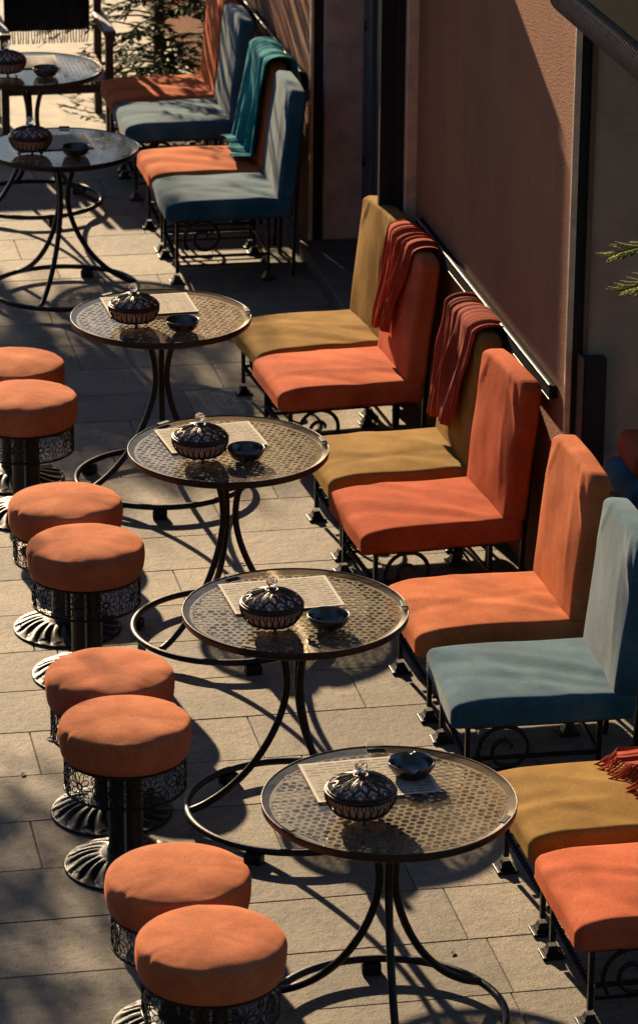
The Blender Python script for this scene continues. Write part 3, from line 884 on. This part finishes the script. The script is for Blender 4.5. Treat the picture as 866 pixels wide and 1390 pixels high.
# ------------------------------------------------------------------ stools
def stool_cushion(seed):
    prof = [(0.0, 0.325), (0.12, 0.325), (0.190, 0.326), (0.203, 0.330), (0.2095, 0.340), (0.213, 0.356), (0.2155, 0.376), (0.2168, 0.398), (0.2165, 0.414), (0.2145, 0.426), (0.2105, 0.4345), (0.204, 0.4400), (0.194, 0.4440), (0.176, 0.4490), (0.150, 0.4535), (0.12, 0.457), (0.085, 0.4595), (0.05, 0.461), (0.02, 0.4615), (0.0, 0.4615)]
    m = MB().lathe(prof, 120)
    o = Vector((seed * 4.7, 0, seed)); out = []
    a1, a2 = R(196 + 8 * seed % 20), R(8 + 14 * seed % 25)
    for (x, y, z) in m.v:
        p = Vector((x, y, z)); r_ = math.hypot(x, y); a = math.atan2(y, x)
        n1 = noise.noise(p * 7 + o)
        if r_ > 1e-4:
            k = 1 + 0.010 * n1 * min(1, r_ / 0.2)
            for ac in (a1, a2):
                da = (a - ac + PI) % (2 * PI) - PI
                tuck = math.exp(-(da / 0.045) ** 2) * math.exp(-((z - 0.428) / 0.022) ** 2) * min(1, r_ / 0.19)
                k -= 0.030 * tuck
                # small folds radiating from the tuck
                k += 0.014 * math.exp(-((da - 0.11) / 0.05) ** 2) * math.exp(-((z - 0.43) / 0.02) ** 2)
            if 0.34 < z < 0.42: k += 0.004 * math.sin(z * 260 + 3 * a + seed)
            x *= k; y *= k
        if z > 0.44: z += 0.005 * noise.noise(p * 9 + o) + 0.0015 * noise.noise(p * 30 + o)
        out.append((x, y, z))
    m.v = out
    return m
def skirt_mesh():
    m = MB(); Rr = 0.198; z0, z1 = 0.212, 0.322; zc = (z0 + z1) / 2
    def C(u, v): # u metres round the circle
        a = u / Rr
        return (Rr * math.cos(a), Rr * math.sin(a), zc + v)
    per = 2 * PI * Rr; n = 10; pitch = per / n
    def loop(fn, cnt, r_): m.tube([C(*fn(2 * PI * i / cnt)) for i in range(cnt)], r_, 4, closed=True)
    for k in range(n):
        u0 = pitch * k
        loop(lambda t: (u0 + 0.010 * math.cos(t), 0.010 * math.sin(t)), 12, 0.0028)
        for q in range(10):
            a = 2 * PI * q / 10
            def petal(t, a=a):
                rr_ = 0.031 + 0.019 * math.cos(t); ww = 0.0088 * math.sin(t)
                return (u0 + rr_ * math.cos(a) - ww * math.sin(a), rr_ * math.sin(a) + ww * math.cos(a))
            loop(petal, 10, 0.0019)
        # curls between rosettes
        for sv in (-1, 1):
            for su in (0.5,):
                uc = u0 + pitch * su; vc = sv * 0.034
                loop(lambda t: (uc + 0.012 * math.cos(t), vc + 0.016 * math.sin(t)), 12, 0.0021)
                loop(lambda t: (uc + 0.006 * math.cos(t), vc * 0.95 + 0.007 * math.sin(t)), 8, 0.0019)
        uc = u0 + pitch * 0.5
        loop(lambda t: (uc + 0.007 * math.cos(t), 0.016 * math.sin(t)), 10, 0.0021)
        for su in (0.25, 0.75):
            for sv in (-1, 1):
                uu = u0 + pitch * su
                m.tube([C(uu - 0.010, sv * 0.052), C(uu - 0.004, sv * 0.043), C(uu + 0.004, sv * 0.043), C(uu + 0.010, sv * 0.052)], 0.0019, 4)
    for z in (z0, z1): m.ring(Rr, 0.0045, (0, 0, z), 72, 6)
    return m
def added_lining_mesh():  # rear half band, added behind the filigree to catch the sun and glow
    vs = []; fs = []; n = 48
    for k in range(n + 1):
        a = R(-12) + R(204) * k / n
        for z in (0.214, 0.321): vs.append((0.193 * math.cos(a), 0.193 * math.sin(a), z))
    for k in range(n): fs.append((2 * k, 2 * k + 2, 2 * k + 3, 2 * k + 1))
    return MB().add(vs, fs, True)
def stool_base():
    m = MB(); n = 168; prof = []
    nr = 26
    for i in range(nr + 1):
        t = i / nr
        prof.append((0.200 - 0.142 * t, 0.006 + 0.055 * t ** 1.5))
    vs = []; fs = []
    for i, (r_, z) in enumerate(prof):
        t = i / nr
        for k in range(n):
            a = 2 * PI * k / n
            ph = 20 * a + 3.6 * math.sin(2.4 * t) + 2.6 * t
            rid = abs(math.sin(ph / 2)) ** 0.7
            amp = 0.017 * math.sin(PI * min(1, t * 1.15 + 0.08)) ** 0.7
            leaf = 0.5 + 0.5 * math.sin(14 * a * 2 + 9 * t)
            rr_ = r_ + (0.004 * math.cos(14 * a) if t < 0.12 else 0)
            vs.append((rr_ * math.cos(a), rr_ * math.sin(a), z + amp * (rid - 0.35) + 0.003 * leaf * amp / 0.017))
    for i in range(nr):
        for k in range(n):
            k2 = (k + 1) % n
            fs.append((i * n + k, i * n + k2, (i + 1) * n + k2, (i + 1) * n + k))
    m.add(vs, fs, True)
    m.lathe([(0.204, 0.0), (0.206, 0.004), (0.203, 0.009), (0.196, 0.008)], 96)
    return m
def stool_column():
    return MB().lathe([(0.066, 0.045), (0.062, 0.062), (0.057, 0.075), (0.057, 0.38), (0.060, 0.404)], 40)
def mount_plate():
    return MB().lathe([(0.057, 0.319), (0.2, 0.319), (0.203, 0.322), (0.2, 0.3255), (0.057, 0.3255)], 56)
SH = 0.08
stools = [
 ((1.489, 8.96), 'orange round stool nearest the camera, overlapping another at the bottom'),
 ((1.461, 9.385), 'orange round stool just behind the nearest one'),
 ((1.462, 10.505), 'orange round stool with skirt, black column and petal base fully in view'),
 ((1.469, 10.915), 'orange round stool half hidden behind the full-view stool beside the second table'),
 ((1.544, 12.10), 'orange round stool with filigree skirt in view, left of the third table'),
 ((1.527, 12.555), 'orange round stool peeking out behind the stool left of the third table'),
 ((1.517, 13.80), 'front orange stool of the pair cut by the left edge'),
 ((1.521, 14.24), 'rear orange stool of the pair cut by the left edge, farthest stool'),
]
for i, (xy, lb) in enumerate(stools):
    t = thing('round_stool', lb, 'stool', (xy[0] - 0.019, xy[1] + 0.01, 0), R(17 * i % 36), 'orange round stools left of the tables')
    put('cushion', stool_cushion(i + 1).mesh('stool_cushion', 1e-5), M['stool'], t, (0, 0, SH), rot=(0, 0, -R(17 * i % 36)))
    put('filigree_skirt', cached('skirt', skirt_mesh), M['filigree'], t, (0, 0, SH))
    put('added_lining', cached('added_lining', added_lining_mesh), M['added_lining'], t, (0, 0, SH), (0, 0, -R(17 * i % 36)))
    put('column', cached('column', stool_column), M['column'], t)
    put('mounting_plate', cached('mplate', mount_plate), M['column'], t, (0, 0, SH))
    put('petal_base', cached('sbase', stool_base), M['petal'], t)
    put('cord', cached('cordm', lambda: MB().tube([(0.0, -0.060, 0.075 + 0.01 * q) for q in range(34)], [0.0035 + 0.0012 * (q % 2) for q in range(34)], 6)), M['cord'], t, rot=(0, 0, -R(17 * i % 36) + R(-10)))

for i, (x, y) in enumerate(((1.19, 11.27), (1.73, 10.02), (1.32, 11.55), (2.28, 13.1), (1.62, 11.75), (2.36, 9.72), (2.30, 15.9))):
    r2 = random.Random(i); m = MB(); L_ = 0.012 + 0.008 * r2.random(); w_ = L_ * 0.5
    m.add([(-L_, 0, 0.001), (-L_ * .3, w_, 0.005), (L_ * .5, w_ * .7, 0.004), (L_, 0, 0.002), (L_ * .4, -w_, 0.006), (-L_ * .4, -w_ * .8, 0.003), (0, 0, 0.0015)], [(6, 0, 1), (6, 1, 2), (6, 2, 3), (6, 3, 4), (6, 4, 5), (6, 5, 0)], False)
    tag(put('dry_leaf', m.mesh('dry_leaf'), M['bark'], None, (x, y, 0.001), (0, 0, r2.random() * 6)), 'tiny dry leaf fragment lying on the stone paving', 'leaf', 'dry leaf fragments on the paving')

# ------------------------------------------------------------------ armchairs at the back
def armchair(loc, rz, throwmat, lb, tlb, w=0.30):
    t = thing('wooden_armchair', lb, 'armchair', loc, R(rz), 'dark wooden armchairs at the back')
    put('seat', MB().box(-w + 0.02, w - 0.02, -0.25, 0.24, 0.31, 0.375, 0.012).mesh('arm_seat'), M['cream'], t)
    put('backrest', MB().box(-w + 0.047, w - 0.047, 0.225, 0.26, 0.74, 1.0, 0.01).mesh('arm_back'), M['wood'], t)
    for sx in (-1, 1):
        put('leg', MB().box(sx * w - 0.022, sx * w + 0.022, -0.28, -0.236, 0, 0.585, 0.004).mesh('arm_leg'), M['wood'], t)
        put('leg', MB().box(sx * w - 0.022, sx * w + 0.022, 0.222, 0.266, 0, 1.02, 0.004).mesh('arm_leg'), M['wood'], t)
        put('armrest', MB().box(sx * w - 0.035, sx * w + 0.035, -0.31, 0.2, 0.586, 0.618, 0.008).mesh('armrest'), M['wood'], t)
        put('side_rail', MB().box(sx * w - 0.014, sx * w + 0.014, -0.235, 0.22, 0.25, 0.30, 0.004).mesh('side_rail'), M['wood'], t)
    put('front_rail', MB().box(-w + 0.023, w - 0.023, -0.27, -0.245, 0.25, 0.30, 0.004).mesh('front_rail'), M['wood'], t)
    th = thing('fringed_throw', tlb, 'throw', loc, R(rz), 'fringed throws at the back')
    r2 = random.Random(5); vs = []; fs = []; ns, ny = 40, 40
    for i in range(ns + 1):
        for j in range(ny + 1):
            s_ = i / ns; v = j / ny
            tot = 0.50 + 0.09 + 0.26; d_ = s_ * tot
            fold = 0.006 * (1 + math.sin(v * 30 + 2 * math.sin(s_ * 4)))
            x = (v - 0.5) * (2 * w - 0.10)
            if d_ < 0.50: y, z = 0.212 - fold, 0.515 + d_
            elif d_ < 0.59:
                a = PI * (d_ - 0.5) / 0.09; y, z = 0.2425 - 0.031 * math.cos(a), 1.015 + 0.02 * math.sin(a)
            else: y, z = 0.2735 + fold, 1.015 - (d_ - 0.59)
            vs.append((x, y, z))
    for i in range(ns):
        for j in range(ny):
            a = i * (ny + 1) + j; fs.append((a, a + 1, a + ny + 2, a + ny + 1))
    c = put('cloth', MB().add(vs, fs, True).mesh('throw_cloth'), throwmat, th)
    sm = c.modifiers.new('thick', 'SOLIDIFY'); sm.thickness = 0.004
    f = MB()
    for j in range(30):
        x = ((j + 0.5) / 30 - 0.5) * (2 * w - 0.11)
        f.tube([(x, 0.207, 0.517), (x + 0.006 * (r2.random() - .5), 0.205, 0.48), (x + 0.014 * (r2.random() - .5), 0.203, 0.440)], 0.0036, 5)
    put('fringe', f.mesh('throw_fringe'), throwmat, th)
    return t
armchair((2.385, 20.15, 0), 0, M['blackcloth'], 'dark wooden armchair behind the farthest table', 'black fringed throw over the wooden armchair behind the farthest table')
armchair((1.66, 20.6, 0), 0, M['redcloth'], 'dark wooden armchair with a red throw at the top left edge', 'red throw on the armchair cut by the top left edge')

# ------------------------------------------------------------------ bench with cushions in the right recess
b = thing('bench', 'dark bench in the recess behind the slate blue chair', 'bench', (3.64, 11.70, 0))
put('seat', MB().box(-0.2, 0.25, -0.4, 0.38, 0.40, 0.46, 0.006).mesh('bench_seat'), M['wood'], b)
for sx in (-0.15, 0.2):
    for sy in (-0.34, 0.32):
        put('leg', MB().box(sx - 0.02, sx + 0.02, sy - 0.02, sy + 0.02, 0, 0.3995, 0.003).mesh('bench_leg'), M['wood'], b)
def pillow(hx, hy, hz, seed):
    def fn(p):
        u, v = p.x / hx, p.y / hy
        q = p.copy(); q.z *= 1 + 0.35 * (1 - u * u) * (1 - v * v); q += Vector((0, 0, 0.006)) * noise.noise(p * 9 + Vector((seed, 0, 0)))
        return q
    return rounded_box(hx, hy, hz, 0.035, 14, 4, fn)
tag(put('cushion', pillow(0.20, 0.22, 0.055, 1).mesh('cushion', 1e-5), M['mustard'], None, (3.61, 11.90, 0.545)), 'mustard cushion at the bottom of the pile at the right edge', 'cushion', 'cushions piled in the recess')
tag(put('cushion', pillow(0.17, 0.18, 0.05, 2).mesh('cushion', 1e-5), M['blue'], None, (3.64, 11.92, 0.68), (0.06, 0.10, 0.06)), 'blue cushion in the middle of the pile at the right edge', 'cushion', 'cushions piled in the recess')
tag(put('cushion', pillow(0.15, 0.14, 0.05, 3).mesh('cushion', 1e-5), M['redorange'], None, (3.655, 11.94, 0.79), (0.05, 0.1, 0.0)), 'red cushion on top of the pile at the right edge', 'cushion', 'cushions piled in the recess')

# ------------------------------------------------------------------ plants
def potted_tree():
    t = thing('feathery_tree', 'feathery young tree against the bright paving behind the farthest chair', 'tree', (3.10, 20.75, 0))
    put('root_collar', MB().lathe([(0.075, 0.0), (0.05, 0.02), (0.036, 0.06), (0.033, 0.12)], 16).mesh('root_collar'), M['bark'], t)
    r2 = random.Random(21)
    tr = [(0, 0, 0.0), (0, 0, 0.2), (0.01, 0.02, 0.7), (-0.02, 0.0, 1.3), (0.0, 0.03, 2.1), (-0.02, 0.0, 3.0)]
    put('trunk', MB().tube(tr, [0.036, 0.034, 0.03, 0.025, 0.018, 0.008], 10).mesh('trunk'), M['bark'], t)
    lf = MB(); tw = MB()
    for i in range(230):
        z = 0.12 + 2.85 * (i / 230) ** 1.35
        a = r2.random() * 2 * PI
        ln = (0.62 if z < 2.2 else 0.62 * (3.1 - z) / 0.9) * (0.6 + 0.6 * r2.random())
        rise = 0.25 * r2.random() - 0.02
        pts = []
        for k in range(7):
            s_ = k / 6
            pts.append(Vector((ln * s_ * math.cos(a), ln * s_ * math.sin(a), z + rise * s_ * 1.5 - 0.30 * s_ * s_ * ln * 1.6)))
        tw.tube(pts, [0.007, 0.006, 0.005, 0.004, 0.003, 0.002, 0.0012], 5)
        for k in range(36):
            s_ = 0.12 + 0.82 * r2.random()
            q = s_ * 6; j = min(5, int(q)); p = pts[j].lerp(pts[j + 1], q - j)
            da = a + (0.5 + 0.7 * r2.random()) * (1 if k % 2 else -1)
            L_ = 0.045 + 0.05 * r2.random(); wd = 0.009 + 0.006 * r2.random()
            dr = Vector((math.cos(da), math.sin(da), -0.55 + 0.7 * r2.random())).normalized()
            sd = dr.cross(Vector((r2.random() - .5, r2.random() - .5, 1))).normalized()
            lf.add([p, p + dr * L_ * 0.4 + sd * wd, p + dr * L_, p + dr * L_ * 0.4 - sd * wd], [(0, 1, 2, 3)], False)
    put('branches', tw.mesh('branches'), M['bark'], t)
    put('crown', lf.mesh('crown'), M['leaf'], t)
potted_tree()

def conifer():
    t = thing('potted_conifer', 'sunlit yellow-green conifer branches reaching in at the right edge', 'tree', (3.50, 10.62, 0))
    put('pot', MB().lathe([(0.0, 0.0), (0.09, 0.0), (0.12, 0.3), (0.13, 0.3), (0.13, 0.33), (0.11, 0.33), (0.105, 0.28), (0.0, 0.28)], 28).mesh('cpot'), M['pot'], t)
    put('trunk', MB().tube([(0, 0, 0.25), (0.01, 0, 1.2), (0, 0.01, 2.3), (0, 0, 2.6)], [0.025, 0.02, 0.012, 0.004], 8).mesh('ctrunk'), M['bark'], t)
    r2 = random.Random(4)
    lf = MB(); tw = MB()
    def spray(p0, p1, sag, n, dens=1.0):
        p0, p1 = Vector(p0), Vector(p1)
        def at(s_): return p0.lerp(p1, s_) + Vector((0, 0, sag * 4 * s_ * (1 - s_)))
        tw.tube([at(k / 8) for k in range(9)], [0.006 - 0.0006 * k for k in range(9)], 5)
        ax = (p1 - p0).normalized(); side = ax.cross(Vector((0, 0, 1))).normalized(); up = side.cross(ax)
        for k in range(n):
            s_ = 0.25 + 0.75 * k / n; p = at(s_)
            sg = 1 if k % 2 else -1
            L_ = (0.115 * (1.15 - s_) + 0.03) * (0.8 + 0.4 * r2.random())
            d0 = (ax * 0.75 + side * sg * 0.75 + up * (0.35 * (r2.random() - 0.4))).normalized()
            q1 = p + d0 * L_
            # scaly twig: chain of small lobes with sub twigs
            for b_ in range(4):
                bp_ = p.lerp(q1, 0.2 + 0.25 * b_)
                for sg2 in (-1, 1):
                    d2 = (d0 + side.cross(d0) * 0.2 * sg2 + (ax if sg2 > 0 else side * sg) * 0.6).normalized()
                    L2 = 0.030 * (1.1 - 0.18 * b_)
                    sd = d2.cross(up).normalized() * 0.0052
                    lf.add([bp_ - sd * 0.5, bp_ + d2 * L2 * 0.5 - sd, bp_ + d2 * L2, bp_ + d2 * L2 * 0.5 + sd, bp_ + up * 0.002], [(0, 1, 2, 3), (0, 3, 2, 4)], True)
            lf.tube([p, p.lerp(q1, 0.5), q1], [0.0034, 0.0030, 0.0012], 5)
    # the two sprays that reach into the picture, then the rest of the crown
    spray((0, 0, 2.02), (-0.475, -0.06, 1.99), 0.02, 54)
    spray((0, 0, 1.90), (-0.43, -0.06, 1.872), 0.015, 48)
    spray((0, 0, 1.80), (-0.28, 0.0, 1.86), 0.01, 30)
    for i in range(26):
        z = 0.5 + 2.0 * i / 26; a = R(-150 + 300 * r2.random())
        ln = 0.2 + 0.12 * r2.random()
        spray((0, 0, z), (ln * math.cos(a), ln * math.sin(a), z + 0.08), 0.01, 22)
    put('branches', tw.mesh('cbranches'), M['bark'], t)
    put('foliage', lf.mesh('cfoliage'), M['conifer'], t)
conifer()

# ------------------------------------------------------------------ street trees outside the picture (they shade part of the paving)
def street_tree(x, y, zc, rx, ry, rz_, n, lb, seed):
    t = thing('street_tree', lb, 'tree', (x, y, 0), 0, 'street trees over the terrace')
    r2 = random.Random(seed)
    put('trunk', MB().tube([(0, 0, 0), (0.05, 0, 1.2), (0, 0.05, zc - 0.5 * rz_), (0, 0, zc + 0.4 * rz_)], [0.11, 0.09, 0.07, 0.02], 10).mesh('street_trunk'), M['bark'], t)
    tw = MB(); lf = MB()
    for i in range(n):
        d_ = Vector((r2.gauss(0, 1), r2.gauss(0, 1), r2.gauss(0, 1))).normalized()
        q = r2.random() ** 0.45
        e_ = Vector((d_.x * rx * q, d_.y * ry * q, zc + d_.z * rz_ * q))
        p0 = Vector((0, 0, zc - 0.4 * rz_ + 0.5 * (e_.z - zc)))
        if i % 3 == 0: tw.tube([p0, p0.lerp(e_, 0.5) + Vector((0, 0, 0.08)), e_], [0.02, 0.012, 0.004], 5)
        for k in range(16):
            p = e_ + Vector((r2.gauss(0, 0.11), r2.gauss(0, 0.13), r2.gauss(0, 0.09)))
            dr = Vector((r2.gauss(0, 1), r2.gauss(0, 1), r2.gauss(0, 0.6))).normalized(); sd = dr.orthogonal().normalized()
            L_ = 0.07 + 0.05 * r2.random()
            lf.add([p, p + dr * L_ * 0.5 + sd * L_ * 0.28, p + dr * L_, p + dr * L_ * 0.5 - sd * L_ * 0.28], [(0, 1, 2, 3)], False)
    put('branches', tw.mesh('street_branches'), M['bark'], t)
    put('crown', lf.mesh('street_crown'), M['leaf'], t)
street_tree(-0.86, 18.9, 3.6, 1.25, 1.7, 0.5, 270, 'leafy street tree left of the stools', 3)
street_tree(0.60, 24.9, 4.0, 0.98, 1.40, 0.25, 260, 'leafy street tree at the far end of the terrace', 8)

# ------------------------------------------------------------------ buildings that close the street (outside the picture)
def house(name_lb, x0, x1, y0, y1, h, face, wm='housewall'):
    t = thing('street_house', name_lb, 'house', ((x0 + x1) / 2, (y0 + y1) / 2, 0), 0, 'houses around the terrace')
    hx, hy = (x1 - x0) / 2, (y1 - y0) / 2
    put('walls', MB().box(-hx, hx, -hy, hy, 0, h).mesh('walls'), M[wm], t)
    put('cornice', MB().box(-hx - .2, hx + .2, -hy - .2, hy + .2, h + .001, h + 0.3).mesh('cornice'), M['brownframe'], t)
    wn = MB()
    if face == 'x':
        for k in range(int(2 * hy / 2.4)):
            for z in (1.0, 4.2, 7.4):
                if z + 1.8 < h: wn.box(hx + .002, hx + .05, -hy + 0.8 + 2.4 * k, -hy + 1.9 + 2.4 * k, z, z + 1.7)
    else:
        for k in range(int(2 * hx / 2.4)):
            for z in (1.0, 7.4):
                if z + 1.8 < h: wn.box(-hx + 0.8 + 2.4 * k, -hx + 1.9 + 2.4 * k, hy + .002, hy + .05, z, z + 1.7)
    put('windows', wn.mesh('windows'), M['blacktrim'], t)
M['housewall'] = solid('house_plaster', (0.20, 0.15, 0.11), 0.85, 0.0, 0.2, 2)
M['darkhouse'] = solid('invented_fill_cut_cladding', (0.018, 0.030, 0.038), 0.8, 0.0, 0.2, 1.5, 0.0, 80, 0.05)  # invented dark teal colour, lowers the fill and cools the shade
house('unseen house behind the viewpoint, coloured dark to cut fill light', -5, 14, -9, -1.2, 12.0, 'y', 'darkhouse')
house('tall brown house across the terrace, left of the stools', -14, -7.0, -8, 30, 3.4, 'x')

# ------------------------------------------------------------------ light
AZ, EL = R(8.0), R(22.5)
ldir = Vector((math.sin(AZ) * math.cos(EL), -math.cos(AZ) * math.cos(EL), -math.sin(EL)))
sun = bpy.data.lights.new('sun', 'SUN'); sun.energy = 5.0; sun.angle = R(0.6); sun.color = (1.0, 0.76, 0.48)
so = bpy.data.objects.new('sun', sun); COL.objects.link(so)
so.rotation_euler = ldir.to_track_quat('-Z', 'Y').to_euler(); so.location = (0, 20, 12)
wd = bpy.data.worlds.new('World'); scene.world = wd; wd.use_nodes = True
nt = wd.node_tree
bg = nt.nodes.get('Background') or nt.nodes.new('ShaderNodeBackground')
sky = nt.nodes.new('ShaderNodeTexSky'); sky.sky_type = 'NISHITA'; sky.sun_disc = False
sky.sun_elevation = EL; sky.sun_rotation = -AZ; sky.air_density = 0.8; sky.dust_density = 0.2; sky.ozone_density = 3.0
nt.links.new(sky.outputs[0], bg.inputs['Color']); bg.inputs['Strength'].default_value = 0.058

# ------------------------------------------------------------------ camera (solved from the table ellipses)
f_px, camh, pitch, yaw, roll = 4851.57, 5.243, R(20.14), R(11.17), R(0.49)
fwd = Vector((math.sin(yaw) * math.cos(pitch), math.cos(yaw) * math.cos(pitch), -math.sin(pitch)))
right = Vector((math.cos(yaw), -math.sin(yaw), 0)); up = right.cross(fwd)
r2_ = right * math.cos(roll) + up * math.sin(roll); u2_ = up * math.cos(roll) - right * math.sin(roll)
cam = bpy.data.cameras.new('camera'); co_ = bpy.data.objects.new('camera', cam); COL.objects.link(co_)
mw = Matrix((( r2_.x, u2_.x, -fwd.x, 0), (r2_.y, u2_.y, -fwd.y, 0), (r2_.z, u2_.z, -fwd.z, camh), (0, 0, 0, 1)))
co_.matrix_world = mw
cam.sensor_fit = 'VERTICAL'; cam.sensor_height = 24.0; cam.lens = f_px / 1390 * 24.0
cam.shift_y = -45 / 1390
cam.clip_end = 1500; cam.clip_start = 0.1
cam.dof.use_dof = True; cam.dof.focus_distance = 12.3; cam.dof.aperture_fstop = 5.0
scene.camera = co_

scene.view_settings.view_transform = 'Standard'
scene.view_settings.look = 'None'
scene.view_settings.exposure = 1.2
scene.view_settings.gamma = 1.0
scene.render.film_transparent = False
scene.cycles.max_bounces = 8
scene.cycles.transparent_max_bounces = 12
